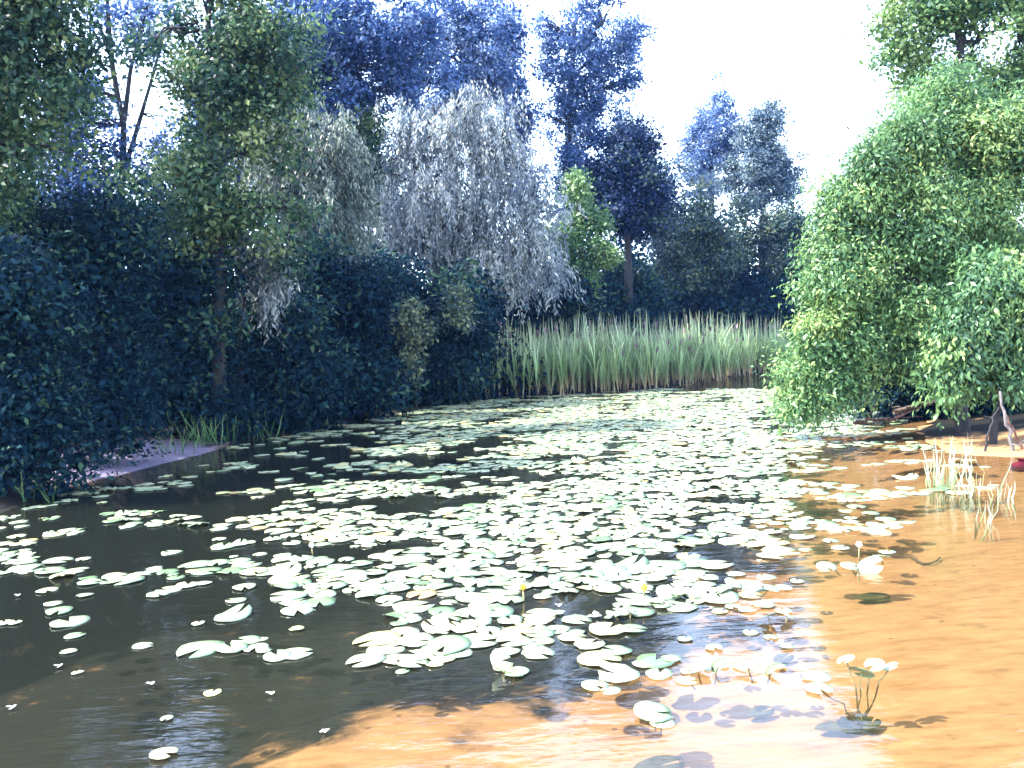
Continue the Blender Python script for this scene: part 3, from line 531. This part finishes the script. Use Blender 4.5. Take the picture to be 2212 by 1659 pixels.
def pad_geo(seed, curl=0.0):
    """a notched, slightly cupped disc with thickness"""
    r = np.random.default_rng(seed); k = 15; notch = 0.16 + 0.2 * r.random()
    th = np.linspace(notch, 2 * math.pi - notch, k); ell = 1 + 0.12 * r.random()
    edge = 1 + 0.04 * r.standard_normal(k); ph = r.uniform(0, 6.28)
    V = [(0.0, 0, 0.004), (0.0, 0, -0.004)]
    for f_ in (0.55, 1.0):
        for q, t_ in enumerate(th):
            z = 0.010 * f_ + (0.008 + 0.014 * r.random()) * f_ ** 3 * math.sin(2 * t_ + ph) + curl * f_ ** 2 * max(0, math.sin(t_ + ph)) ** 2
            V.append((ell * 0.5 * f_ * edge[q] * math.cos(t_), 0.5 * f_ * edge[q] * math.sin(t_), z))
    for q in range(k):
        x, y, z = V[2 + k + q]; V.append((x * 0.985, y * 0.985, z - 0.02))
    F3, F4 = [], []
    for q in range(k - 1):
        F4.append((0, 2 + q, 2 + q + 1, 2 + q + 1)); F4.append((2 + q, 2 + k + q, 2 + k + q + 1, 2 + q + 1))
        F4.append((2 + k + q, 2 + 2 * k + q, 2 + 2 * k + q + 1, 2 + k + q + 1))
    return np.array(V, float), F4
def tri_quads(F4):
    out_ = []
    for f_ in F4:
        out_.append((f_[0], f_[1], f_[2]))
        if f_[3] != f_[2]: out_.append((f_[0], f_[2], f_[3]))
    return np.array(out_)
pad_var = []
for k in range(12):
    V, F4 = pad_geo(300 + k, [0, 0, 0, 0.04, 0, 0, 0.08, 0, 0.02, 0, 0, 0.16][k]); F3 = tri_quads(F4)
    me = mesh_np('lily_pad', V, F3, 3); attr(me, 'tint', np.zeros(len(V))); me.materials.append(M['pad'])
    me.polygons.foreach_set('use_smooth', np.ones(len(F3), bool)); pad_var.append((me, V, F3))
dx = np.array([0, 200, 400, 600, 800, 1000, 1200, 1400, 1600, 1800, 2000, 2200.])
dyr = np.array([840, 870, 900, 950, 1000, 1050, 1100, 1150, 1200, 1250, 1300, 1350, 1400, 1440, 1480.])
DM = np.array([
 [0, 0, 0, 0, 0, 0, 0, .2, .6, .3, 0, 0],
 [0, 0, 0, 0, 0, .3, .6, .8, .8, .4, 0, 0],
 [0, 0, 0, 0, .4, .7, .8, .9, .9, .6, 0, 0],
 [0, 0, 0, .05, .4, .45, .7, .9, .9, .75, .45, 0],
 [0, 0, 0, .1, .3, .35, .55, .85, .9, .25, 0, 0],
 [0, .04, .12, .2, .4, .55, .8, .95, .85, .35, .2, 0],
 [.35, .2, .12, .2, .55, .8, .9, .95, .85, .25, 0, 0],
 [.3, .2, .2, .4, .7, .85, .9, .95, .85, .12, 0, 0],
 [.2, .12, .14, .3, .7, .9, .95, .8, .35, .05, 0, 0],
 [.45, .12, .2, .4, .7, .85, .85, .6, .2, 0, 0, 0],
 [.08, .05, .08, .35, .45, .9, .7, .3, .3, 0, 0, 0],
 [.05, .02, .05, .12, .35, .9, .55, .15, .15, 0, 0, 0],
 [.0, .0, .0, .08, .35, .85, .4, .08, .06, 0, 0, 0],
 [0, 0, 0, 0, .06, .08, .05, .1, .05, 0, 0, 0],
 [0, 0, 0, 0, 0, 0, 0, 0, 0, 0, 0, 0]])
rafts = [(960, 1345, 115, 88), (1000, 1250, 190, 42), (740, 1240, 90, 26), (650, 1295, 60, 34), (870, 1405, 90, 32), (770, 1160, 110, 22), (1110, 1340, 60, 22), (1110, 1400, 70, 26), (1250, 1110, 260, 40), (1300, 1180, 130, 24), (90, 1238, 80, 10)]
def density(px, py):
    for (a_, b_, c_, d_) in rafts:
        if ((px - a_) / c_) ** 2 + ((py - b_) / d_) ** 2 < 1: return 1.0
    if not (840 <= py < 1480) or px < -100 or px > 2150: return 0
    cx = min(max(px / 200, 0), 10.999); i_ = int(cx); fx = cx - i_
    k_ = int(np.searchsorted(dyr, py, 'right') - 1); k_ = min(k_, len(dyr) - 2); fy = (py - dyr[k_]) / (dyr[k_ + 1] - dyr[k_])
    a_ = DM[k_, i_] * (1 - fx) + DM[k_, i_ + 1] * fx; b_ = DM[k_ + 1, i_] * (1 - fx) + DM[k_ + 1, i_ + 1] * fx
    return a_ * (1 - fy) + b_ * fy
hand = [(149, 1345, 80), (128, 1322, 55), (115, 1306, 40), (163, 1375, 40), (148, 1409, 33), (168, 1456, 27), (309, 1397, 45), (460, 1498, 38), (354, 1632, 60), (361, 1555, 28),
        (342, 1286, 50), (406, 1265, 52), (184, 1288, 33), (101, 1277, 45), (429, 1349, 28), (564, 1382, 32), (641, 1361, 31), (640, 1414, 74), (598, 1420, 60), (570, 1408, 34), (510, 1298, 42), (528, 1270, 50), (635, 1303, 60),
        (791, 1430, 80), (1118, 1454, 50), (1087, 1444, 45), (1236, 1378, 60), (1163, 1413, 75), (1167, 1371, 58), (1173, 1291, 42), (1215, 1267, 58), (1337, 1324, 55), (1368, 1361, 58), (1312, 1274, 60), (1389, 1277, 45),
        (1416, 1430, 85), (1390, 1437, 50), (1450, 1426, 45), (1517, 1444, 48), (1413, 1548, 75), (1285, 1484, 60), (1320, 1495, 45), (1666, 1378, 32), (1611, 1263, 60), (1646, 1309, 55), (1764, 1465, 60), (1570, 1272, 45), (1690, 1272, 40),
        (1555, 1322, 35), (1700, 1400, 30), (1560, 1440, 30), (1916, 1194, 36), (1930, 1130, 40), (1795, 1170, 34), (1815, 1185, 38), (1840, 1070, 50), (1900, 1062, 45), (1955, 1056, 40), (940, 1436, 40), (870, 1452, 30),
        (1480, 1262, 50), (1532, 1250, 42), (1590, 1243, 38), (1655, 1248, 44), (1622, 1288, 50), (1585, 1312, 38), (1692, 1322, 36), (1502, 1300, 40), (1452, 1288, 48), (1430, 1312, 40), (1480, 1382, 34), (1542, 1402, 38), (1622, 1368, 34), (1602, 1442, 38), (1682, 1442, 34), (1488, 1452, 38), (1850, 1096, 40), (1880, 1110, 38), (1828, 1106, 32), (1722, 1258, 30), (1740, 1190, 30)]
pads = []     # (x, y, diameter, hand)
for (px, py, w_) in hand:
    q = ground(px, py); pads.append((q[0], q[1], w_ * q[1] / F0, True))
cells = {}
def ok(x, y, dm):
    cx, cy = int(x / 0.4), int(y / 0.4)
    for a_ in (-1, 0, 1):
        for b_ in (-1, 0, 1):
            for (x2, y2, d2) in cells.get((cx + a_, cy + b_), ()):
                if (x - x2) ** 2 + (y - y2) ** 2 < (0.33 * (dm + d2)) ** 2: return False
    return True
def put(x, y, dm): cells.setdefault((int(x / 0.4), int(y / 0.4)), []).append((x, y, dm))
for q in pads: put(q[0], q[1], q[2])
cand = np.stack([rng.uniform(-8, 17, 130000), rng.uniform(4, 46, 130000)], -1)
csd = poly_sd(cand, shore)
cpx, cpy = project(np.concatenate([cand, np.zeros((len(cand), 1))], 1))
cl = wavy(cand * np.array([1.0, 1.5]), 2.4, 21) + 0.7 * wavy(cand * np.array([1.0, 1.7]), 6.0, 22) + 0.02 * rng.standard_normal(len(cand))
cl = np.argsort(np.argsort(cl)) / len(cl)
for (x, y), s_, px, py, w_ in zip(cand, csd, cpx, cpy, cl):
    if s_ > -0.15: continue
    dn = density(px, py)
    if dn <= 0 or w_ > dn: continue
    dm = min(max(rng.normal(0.19, 0.05), 0.085), 0.34) * (1.15 if y < 8 else 1)
    if y > 14: dm *= 1.15
    if ok(x, y, dm): put(x, y, dm); pads.append((x, y, dm, False))
def shown(q): return q[2] * q[2] * CAM[2] / q[1] ** 3 * (100 if q[3] else 1)
pads.sort(key=shown, reverse=True)
def inview(q):
    px, py = project((q[0], q[1], 0)); return -40 < px < 2250 and py < 1700
pads = [q for q in pads if inview(q)]
print('pads', len(pads), gx[0], gx[-1], gy[0], gy[-1])
def pad_label(px, py, hand_):
    if hand_:
        return None
    if py > 1250 and px < 560: return ('lily pad on dark water at lower left', 'scattered lily pads on dark water at lower left')
    if px < 480: return ('lily pad along the left water edge', 'lily pads along the left water edge')
    if py > 1230 and px < 1080: return ('white lily pad in the nearest dense raft', 'lily pads of the nearest dense raft')
    if px > 1450: return ('green lily pad over the sandy shallows', 'lily pads over the sandy shallows')
    if py < 1230: return ('lily pad in the wide glaring raft across mid pond', 'lily pads of the wide middle raft')
    return ('lily pad right of the near raft', 'lily pads between raft and shallows')
ht = 0
side_words = [('far left', 230), ('left', 480), ('left of centre', 820), ('centre', 1240), ('right of centre', 1560), ('right', 1800), ('far right', 9999)]
VV, FF, TT, n0 = [], [], [], 0
for k, q in enumerate(pads):
    v_ = rng.integers(12)
    if q[3]: v_ = [0, 1, 2, 4, 5, 7, 9, 10][v_ % 8]
    me, V, F3 = pad_var[v_]; rz = rng.random() * 6.28; tilt = rng.standard_normal(2) * 0.022
    z = 0.006 + 0.008 * rng.random()
    if k < 300:
        o = bpy.data.objects.new('lily_pad', me); col.objects.link(o); o.location = (q[0], q[1], z); o.rotation_euler = (tilt[0], tilt[1], rz); o.scale = (q[2],) * 3
        px, py = project((q[0], q[1], 0))
        lb = pad_label(px, py, q[3])
        if lb is None:
            near = min((math.hypot(px - h_[0], py - h_[1]) for h_ in hand if abs(px - h_[0]) + abs(py - h_[1]) > 3))
            sw = next(w for w, lim in side_words if px < lim)
            row = 'bottom edge' if py > 1580 else 'lower part' if py > 1430 else 'middle of the near water' if py > 1340 else 'far part of the near water' if py > 1240 else 'shallows below the right bush'
            sz = 'large' if q[2] > 0.24 else 'small' if q[2] < 0.14 else 'medium'
            lb = (f'{sz} lily pad at {sw} in the {row}', 'lily pads lying apart in the near water')
        else:
            col_ = 'left side' if px < 700 else 'left centre' if px < 950 else 'middle' if px < 1200 else 'right centre' if px < 1500 else 'right side' if px < 1750 else 'right end'
            dp_ = 'near' if py > 1340 else 'front' if py > 1270 else 'middle' if py > 1200 else 'back' if py > 1140 else 'far'
            sz = 'large' if q[2] > 0.25 else 'small' if q[2] < 0.185 else 'medium'
            cu = ' upturned' if v_ in (6, 11) else ' wavy' if v_ in (3, 8) else ''
            lb = (f'{sz}{cu} {lb[0]}, {dp_} row, {col_}', lb[1])
        tag(o, lb[0], 'lily pad', lb[1])
    else:
        c_, s2 = math.cos(rz), math.sin(rz); Rm = np.array([[c_, -s2, tilt[0]], [s2, c_, tilt[1]], [0, 0, 1]])
        VV.append((V * q[2]) @ Rm.T + np.array([q[0], q[1], z])); FF.append(F3 + n0); TT.append(np.full(len(V), rng.random())); n0 += len(V)
me = mesh_np('far_lily_pads', np.concatenate(VV), np.concatenate(FF), 3); attr(me, 'tint', np.concatenate(TT))
o = obj('far_lily_pads', me, M['pad'], smooth=True); tag(o, 'carpet of small far lily pads across the pond', 'lily pads', None, 'stuff')

# ------------------------------------------------------------------ emergent water lily plants, sedge, driftwood
M['stalk'] = bark_mat('lily_stalk', (0.10, 0.09, 0.03), (0.25, 0.2, 0.07), 20, 0.5)
M['blade'] = leaf_mat('sedge_blade', [(0.0, (0.3, 0.22, 0.1)), (0.3, (0.25, 0.3, 0.14)), (0.7, (0.4, 0.5, 0.33)), (1.0, (0.55, 0.6, 0.45))], 0.3, 0.3, 0.6)
def simple_mat(name, c, rough=0.5, spec=0.4):
    m = bpy.data.materials.new(name); n, l = nodes_of(m); out = n.new('ShaderNodeOutputMaterial')
    p = n.new('ShaderNodeBsdfPrincipled'); p.inputs['Roughness'].default_value = rough; p.inputs['Specular IOR Level'].default_value = spec
    tc = n.new('ShaderNodeTexCoord'); nz = n.new('ShaderNodeTexNoise'); nz.inputs['Scale'].default_value = 25; l.new(tc.outputs['Object'], nz.inputs[0])
    r = ramp(n, [(0.3, tuple(x * 0.75 for x in c)), (0.7, tuple(min(1, x * 1.15) for x in c))]); l.new(nz.outputs[0], r.inputs[0]); l.new(r.outputs[0], p.inputs['Base Color']); l.new(p.outputs[0], out.inputs[0]); return m
M['olive'] = simple_mat('submerged_leaf_olive', (0.05, 0.045, 0.016), 0.8, 0.1)
M['petal'] = simple_mat('petal_white', (0.75, 0.73, 0.68)); M['yellow'] = simple_mat('flower_yellow', (0.6, 0.4, 0.05)); M['red'] = simple_mat('dark_red_fabric', (0.06, 0.004, 0.01), 0.8, 0.1)

def lily_plant(px, py, leaves, label, sub=()):
    b_ = ground(px, py); zb = gz(b_[0], b_[1]); root = empty('water_lily_plant', (b_[0], b_[1], zb), label, 'water plant', 'leafy lily plants standing in the sandy shallows')
    for (dx_, dy_, z, w_, tx, ty) in leaves:
        c = np.array([b_[0] + dx_, b_[1] + dy_, z * (0.9 if px == 1858 else 0.5)])
        o = bpy.data.objects.new('leaf', pad_var[rng.integers(3)][0]); col.objects.link(o); o.parent = root; o.location = tuple(c - np.array([b_[0], b_[1], zb])); o.rotation_euler = (tx, ty, rng.random() * 6.28); o.scale = (w_,) * 3
        t_ = Tubes(); t_.add(bend((b_[0], b_[1], zb) if px == 1858 else (c[0] * 0.6 + b_[0] * 0.4, c[1] * 0.6 + b_[1] * 0.4, -0.05), c, 7, 0.05, 0.03), np.linspace(0.005, 0.0035, 7), 6); t_.build('stalk', M['stalk'], root)
    for (dx_, dy_, w_, rz) in sub:      # submerged olive leaves on the bed
        c = np.array([b_[0] + dx_, b_[1] + dy_]); V = pad_var[3][1] * np.array([w_, w_ * 0.5, w_]); a_ = rz
        Rm = np.array([[math.cos(a_), -math.sin(a_), 0], [math.sin(a_), math.cos(a_), 0], [0, 0, 1]])
        obj('submerged_leaf', mesh_np('submerged_leaf', V @ Rm.T + np.array([c[0], c[1], gz(*c) + 0.035]), pad_var[3][2], 3), M['olive'], root, True)
    return root
lily_plant(1858, 1488, [(-0.06, 0.03, 0.17, 0.10, 0.3, 0.2), (0.1, 0.05, 0.12, 0.10, -0.3, 0.3), (0.19, 0.06, 0.10, 0.09, 0.2, -0.4), (0.02, 0.02, 0.09, 0.13, 0.7, 0.2), (-0.22, 0.0, 0.015, 0.15, 0, 0)], 'clump of raised lily leaves on thin stalks over bare sand, lower right',
           [(-0.06, -0.02, 0.26, 0.5), (-0.16, -0.03, 0.2, 0.1), (0.04, -0.03, 0.18, 0.9), (0.0, 0.03, 0.14, 2.1)])
lily_plant(1868, 1236, [(-0.25, 0.15, 0.03, 0.16, 0.1, 0.2), (0.06, 0.03, 0.08, 0.2, 0.6, -0.3), (-0.08, 0.1, 0.06, 0.14, 0.2, 0.1)], 'lily clump with one raised leaf beside a white bud', [(0.05, -0.02, 0.3, 0.1)])
lily_plant(1910, 1210, [(0.0, 0.05, 0.05, 0.15, 0.15, 0.1)], 'single yellow green lily leaf casting its shadow on the sand')
lily_plant(1530, 1470, [(-0.04, 0.12, 0.05, 0.16, 0.2, 0.2), (0.08, 0.1, 0.09, 0.09, 0.5, 0.5), (-0.12, 0.0, 0.01, 0.12, 0, 0)], 'lily clump standing in the blue sky reflection, lower centre right')
lily_plant(1420, 1570, [(0.0, 0.12, 0.05, 0.2, 0.1, 0.1), (0.03, 0.03, 0.01, 0.12, 0, 0)], 'nearest broad lily leaf over its own dark reflection, bottom centre right', [(0.0, -0.02, 0.28, 0.3)])
lily_plant(1360, 1340, [(-0.1, 0.05, 0.06, 0.14, 0.3, 0), (0.02, 0.08, 0.08, 0.12, 0.5, 0.3)], 'lily clump with brown stalks at the dark water edge', [(0.0, 0.0, 0.22, 0.3)])
lily_plant(1095, 1462, [(-0.03, 0.1, 0.12, 0.15, 0.9, 0.2), (0.05, 0.02, 0.02, 0.13, 0, 0.1)], 'upturned green lily leaf below the nearest dense raft')
lily_plant(1690, 1350, [(-0.08, 0.06, 0.1, 0.12, 0.4, 0.2), (0.06, 0.08, 0.08, 0.11, -0.3, 0.4)], 'small lily clump at the right rim of the bright reflection', [(0.0, 0.0, 0.2, 0.7)])
lily_plant(1470, 1300, [(-0.1, 0.05, 0.12, 0.13, 0.7, 0.2), (0.1, 0.05, 0.1, 0.12, 0.3, 0.5), (0.0, 0.12, 0.06, 0.14, 0.1, 0)], 'brownish raised lily clump between dark water and blue reflection', [(0.0, 0.0, 0.22, 0.2), (0.1, 0.05, 0.18, 1.0)])
lily_plant(1640, 1460, [(-0.05, 0.05, 0.08, 0.11, 0.3, 0.1), (0.08, 0.02, 0.06, 0.1, 0.5, -0.4)], 'low lily clump left of the bare sand plant', [(0.0, 0.0, 0.2, 0.5)])
lily_plant(1600, 1290, [(-0.12, 0.1, 0.07, 0.16, 0.3, 0.2), (0.12, 0.12, 0.08, 0.15, -0.2, 0.4), (0.0, 0.2, 0.1, 0.14, 0.4, 0), (0.25, 0.1, 0.05, 0.14, 0.2, 0)], 'raised lily clump at the top of the blue sky reflection', [(0.0, 0.0, 0.25, 0.4)])

def flower(px, py, h, label, white=True):
    b_ = ground(px, py); root = empty('lily_flower', (b_[0], b_[1], 0), label, 'flower', 'water lily flowers')
    t_ = Tubes(); t_.add(bend((b_[0], b_[1], -0.2), (b_[0] + 0.01, b_[1], h), 5, 0, 0.02), np.full(5, 0.007), 6); t_.build('stalk', M['stalk'], root)
    for k in range(8):
        a_ = k * 0.785; rr_ = 0.012 if k % 2 else 0.02
        V = np.array([(0, 0, 0), (0.35, 0.32, 0.45), (0.45, 0, 0.55), (0.35, -0.32, 0.45), (0.28, 0, 1.0)]) * 0.06
        c_, s2 = math.cos(a_), math.sin(a_); Rm = np.array([[c_, -s2, 0], [s2, c_, 0], [0, 0, 1]])
        obj('petal', mesh_np('petal', V @ Rm.T + np.array([b_[0] + 0.01, b_[1], h - 0.01]), np.array([[0, 1, 2], [0, 2, 3], [1, 4, 2], [2, 4, 3]]), 3), M['petal'] if white else M['yellow'], root, True)
flower(1854, 1205, 0.09, 'white bud on an orange stalk by the raised sandy lily clump')
flower(1128, 1268 + 30, 0.08, 'yellow bud standing right of the nearest dense raft', False)
flower(1389, 1290, 0.05, 'yellow bud among pads by the dark water edge', False)
flower(672, 1196, 0.06, 'small white bud on the dark water left of centre')

def blade_mesh(b_, tip, w_, t0):
    pts = bend(b_, tip, 7, 0.0, 0.025); side = unit(np.cross(tip - b_, np.array([rng.normal(), rng.normal(), 0.2])))
    wd = w_ * np.array([0.6, 0.9, 1, 0.95, 0.75, 0.45, 0.04]); V = np.concatenate([pts - side * wd[:, None], pts + side * wd[:, None], pts + np.cross(side, unit(tip - b_)) * (wd * 0.35)[:, None]])
    a_ = np.arange(6); F = np.concatenate([np.stack([a_, a_ + 1, a_ + 15, a_ + 14], -1), np.stack([a_ + 14, a_ + 15, a_ + 8, a_ + 7], -1)])
    me = mesh_np('blade', V, F, 4); attr(me, 'tint', np.clip(np.tile(np.linspace(0.1, 0.9, 7), 3) + t0, 0, 1)); return me
def sedge(px, py, rad, nb, hmin, hmax, label):
    b_ = ground(px, py); root = empty('sedge_clump', (b_[0], b_[1], gz(b_[0], b_[1])), label, 'sedge', 'sedge clumps in the right shallows')
    for k in range(nb):
        p0 = np.array([b_[0] + rng.normal() * rad, b_[1] + rng.normal() * rad * 0.8, 0]); p0[2] = min(gz(p0[0], p0[1]), 0.0)
        h = rng.uniform(hmin, hmax); tip = p0 + np.array([rng.normal() * 0.16 * h + 0.05 * h, rng.normal() * 0.15 * h, h])
        obj('blade', blade_mesh(p0, tip, rng.uniform(0.007, 0.013), rng.normal() * 0.2), M['blade'], root, True)
sedge(2022, 1050, 0.07, 16, 0.4, 0.8, 'pale upright sedge tuft at the left end of the right bank sedges')
sedge(2062, 1052, 0.13, 20, 0.4, 0.85, 'tallest green sedge tuft before the dark willow hollow')
sedge(2110, 1068, 0.12, 16, 0.3, 0.65, 'middle sedge tuft with leaning blades right of the tallest tuft')
sedge(2155, 1078, 0.12, 10, 0.2, 0.42, 'short sparse sedge tuft nearest the right edge')
sedge(2122, 1128, 0.06, 8, 0.25, 0.45, 'nearest short sedge tuft standing in shallow sandy water')
# small grass on the shaded left bank
def grass(px, py, nb, h0, label, m_='fresh'):
    b_ = ground(px, py); root = empty('grass_tuft', (b_[0], b_[1], gz(b_[0], b_[1])), label, 'grass tuft', 'grass tufts on the left bank')
    for k in range(nb):
        p0 = np.array([b_[0] + rng.normal() * 0.25, b_[1] + rng.normal() * 0.2, 0]); p0[2] = gz(p0[0], p0[1]) - 0.02
        h = h0 * rng.uniform(0.5, 1.1); tip = p0 + np.array([rng.normal() * 0.3 * h, rng.normal() * 0.3 * h, h])
        obj('blade', blade_mesh(p0, tip, 0.012, rng.normal() * 0.2), M[m_], root, True)
grass(430, 968, 22, 0.9, 'green grass tuft at the back of the shaded sand'); grass(370, 985, 16, 0.5, 'low grass tuft in the middle of the shaded sand edge'); grass(580, 950, 14, 0.8, 'pale grass tuft right of the shaded sand'); grass(470, 962, 18, 0.7, 'leaning grass tuft at the right tip of the shaded sand'); grass(300, 990, 14, 0.4, 'short dark grass tuft on the left part of the shaded sand', 'green'); grass(230, 1012, 12, 0.45, 'thin grass tuft beside the corner shrub on the sand', 'green'); grass(660, 930, 14, 0.6, 'grass tuft at the water edge under the dark shrubs', 'green'); grass(120, 1075, 14, 0.5, 'grass tuft at the water edge below the corner shrub')

def branch(pts, r_, label, mat='dead', twigs=2, cat='branch'):
    p = np.array(pts, float); root = empty('dead_branch', p[0], label, cat, 'dead wood on the right bank')
    path = smooth_path(p, 12); path[1:-1] += rng.standard_normal((10, 3)) * r_ * 0.5
    t_ = Tubes(); t_.add(path, np.linspace(r_, r_ * 0.45, 12), 8, 0.1); t_.build('stem', M[mat], root)
    for k in range(twigs):
        a_ = path[rng.integers(3, 10)]; t_ = Tubes(); t_.add(bend(a_, a_ + rng.normal(size=3) * np.array([0.25, 0.15, 0.12]) + np.array([0, 0, 0.08]), 6, 0, 0.06), np.linspace(r_ * 0.4, r_ * 0.12, 6), 6, 0.06); t_.build('twig', M[mat], root)
branch([at(2195, 1005, 12.8), at(2183, 940, 12.8), at(2168, 890, 12.9), at(2160, 845, 13)], 0.035, 'pale broken leaning stump limb above the right sand', 'dead', 2)
branch([at(2128, 975, 12.9), at(2135, 930, 12.9), at(2158, 880, 12.95)], 0.02, 'thin dark prop leaning against the pale broken limb', 'bark', 1)
branch([at(2212, 985, 12.9), at(2195, 940, 12.9), at(2166, 880, 12.95)], 0.024, 'reddish stick leaning behind the pale broken limb', 'dead_red', 1)
branch([at(1740, 915, 16.8), at(1800, 885, 16.8), at(1880, 862, 16.8)], 0.05, 'grey fallen bough under the tip of the right bush', 'dead', 5)
branch([at(1770, 880, 17), at(1830, 850, 17), at(1900, 820, 17)], 0.04, 'dark grey bough tangled above the fallen grey one', 'bark_brown', 5)
branch([at(1845, 916, 15.9), at(1880, 908, 15.9), at(1930, 905, 15.9)], 0.035, 'orange lit stick lying at the water edge under the bush', 'dead_red', 1)
branch([at(1920, 912, 15.6), at(1960, 892, 15.6), at(1990, 880, 15.6)], 0.03, 'reddish sticks slanting up from the water under the bush', 'dead_red', 3)
branch([at(1930, 890, 16.6), at(2000, 872, 16.6), at(2060, 866, 16.6)], 0.05, 'long dark log on the bank under the bush', 'bark_brown', 1)
# twig lying on the sandy bed
q = [ground(x, y) for x, y in ((1968, 1160), (1982, 1170), (2000, 1176), (2022, 1172), (2030, 1164))]
q = [(a_[0], a_[1], gz(a_[0], a_[1]) + 0.02) for a_ in q]
branch(q, 0.015, 'curved brown twig lying on the sandy bed', 'bark_brown', 0)
# small dark red bundle on the sand at the right edge
b_ = ground(2206, 1004); zb = gz(b_[0], b_[1]); th = np.linspace(0, 2 * math.pi, 14, endpoint=False); V, F = [], []
prof = [(0.02, 0.0), (0.1, 0.005), (0.125, 0.045), (0.1, 0.09), (0.045, 0.115), (0.03, 0.13), (0.05, 0.155)]
for (r_, z) in prof:
    for a_ in th: rr_ = r_ * (1 + 0.12 * math.sin(3 * a_ + z * 20)); V.append((b_[0] + 1.25 * rr_ * math.cos(a_), b_[1] + 0.8 * rr_ * math.sin(a_), zb + z))
for i_ in range(len(prof) - 1):
    for j_ in range(14): F.append((i_ * 14 + j_, i_ * 14 + (j_ + 1) % 14, (i_ + 1) * 14 + (j_ + 1) % 14, (i_ + 1) * 14 + j_))
tag(obj('red_bundle', mesh_np('red_bundle', np.array(V), np.array(F), 4), M['red'], smooth=True), 'small dark red item lying on the sand at the right edge', 'bundle')
# floating petals and fluff
fl = [(36, 1290, 'pale speck of fluff near the left edge below the pad row'), (585, 1504, 'whitish fluff speck left of the orange sand patch'), (703, 1586, 'white fluff speck at the dark edge of the near sand'), (22, 1534, 'reddish white speck in the lower left corner water'),
      (327, 1482, 'reddish speck beside the blue sky streak'), (1287, 1336, 'white oval petal on the clear sandy patch'), (124, 1444, 'bluish speck left of the sky streak'), (1640, 1215, 'white speck near the small bright ripples'), (1205, 1312, 'white speck right of the near raft')]
for (px, py, lab) in fl:
    b_ = ground(px, py); w_ = 0.035 if 'oval' not in lab else 0.07
    me = leaves_mesh('petal', np.array([[0, 0, 0.004], [0.2, 0.1, 0.01], [-0.1, 0.3, 0.01]]) * 0 + np.array([[0, 0, 0.004], [0.01, 0.006, 0.006], [-0.006, 0.01, 0.008]]), np.array([[1, 0.2, 0.25], [-0.6, 0.7, 0.35], [0.1, -1, 0.4]]), np.array([[0, 0, 1.], [0, 0, 1.], [0, 0, 1.]]), np.full(3, w_), np.full(3, w_ * 0.7), np.zeros(3))
    o = obj('floating_petal', me, M['petal']); o.location = (b_[0], b_[1], 0.004); o.rotation_euler = (0, 0, rng.random() * 6)
    tag(o, lab, 'petal', 'floating petals and fluff')

# ------------------------------------------------------------------ air
m = bpy.data.materials.new('haze'); n, l = nodes_of(m); out = n.new('ShaderNodeOutputMaterial')
pv = n.new('ShaderNodeVolumePrincipled'); pv.inputs['Color'].default_value = (0.2, 0.42, 1.0, 1); pv.inputs['Density'].default_value = HAZE; pv.inputs['Anisotropy'].default_value = 0.2
l.new(pv.outputs[0], out.inputs['Volume'])
x0, x1, y0, y1, z0, z1 = -420, 420, -420, 420, -3, 32
V = np.array([(x, y, z) for z in (z0, z1) for y in (y0, y1) for x in (x0, x1)], float)
F = np.array([(0, 2, 3, 1), (4, 5, 7, 6), (0, 1, 5, 4), (2, 6, 7, 3), (0, 4, 6, 2), (1, 3, 7, 5)])
tag(obj('haze', mesh_np('haze', V, F, 4), m), 'thin bluish air over the pond', 'haze', None, 'stuff')
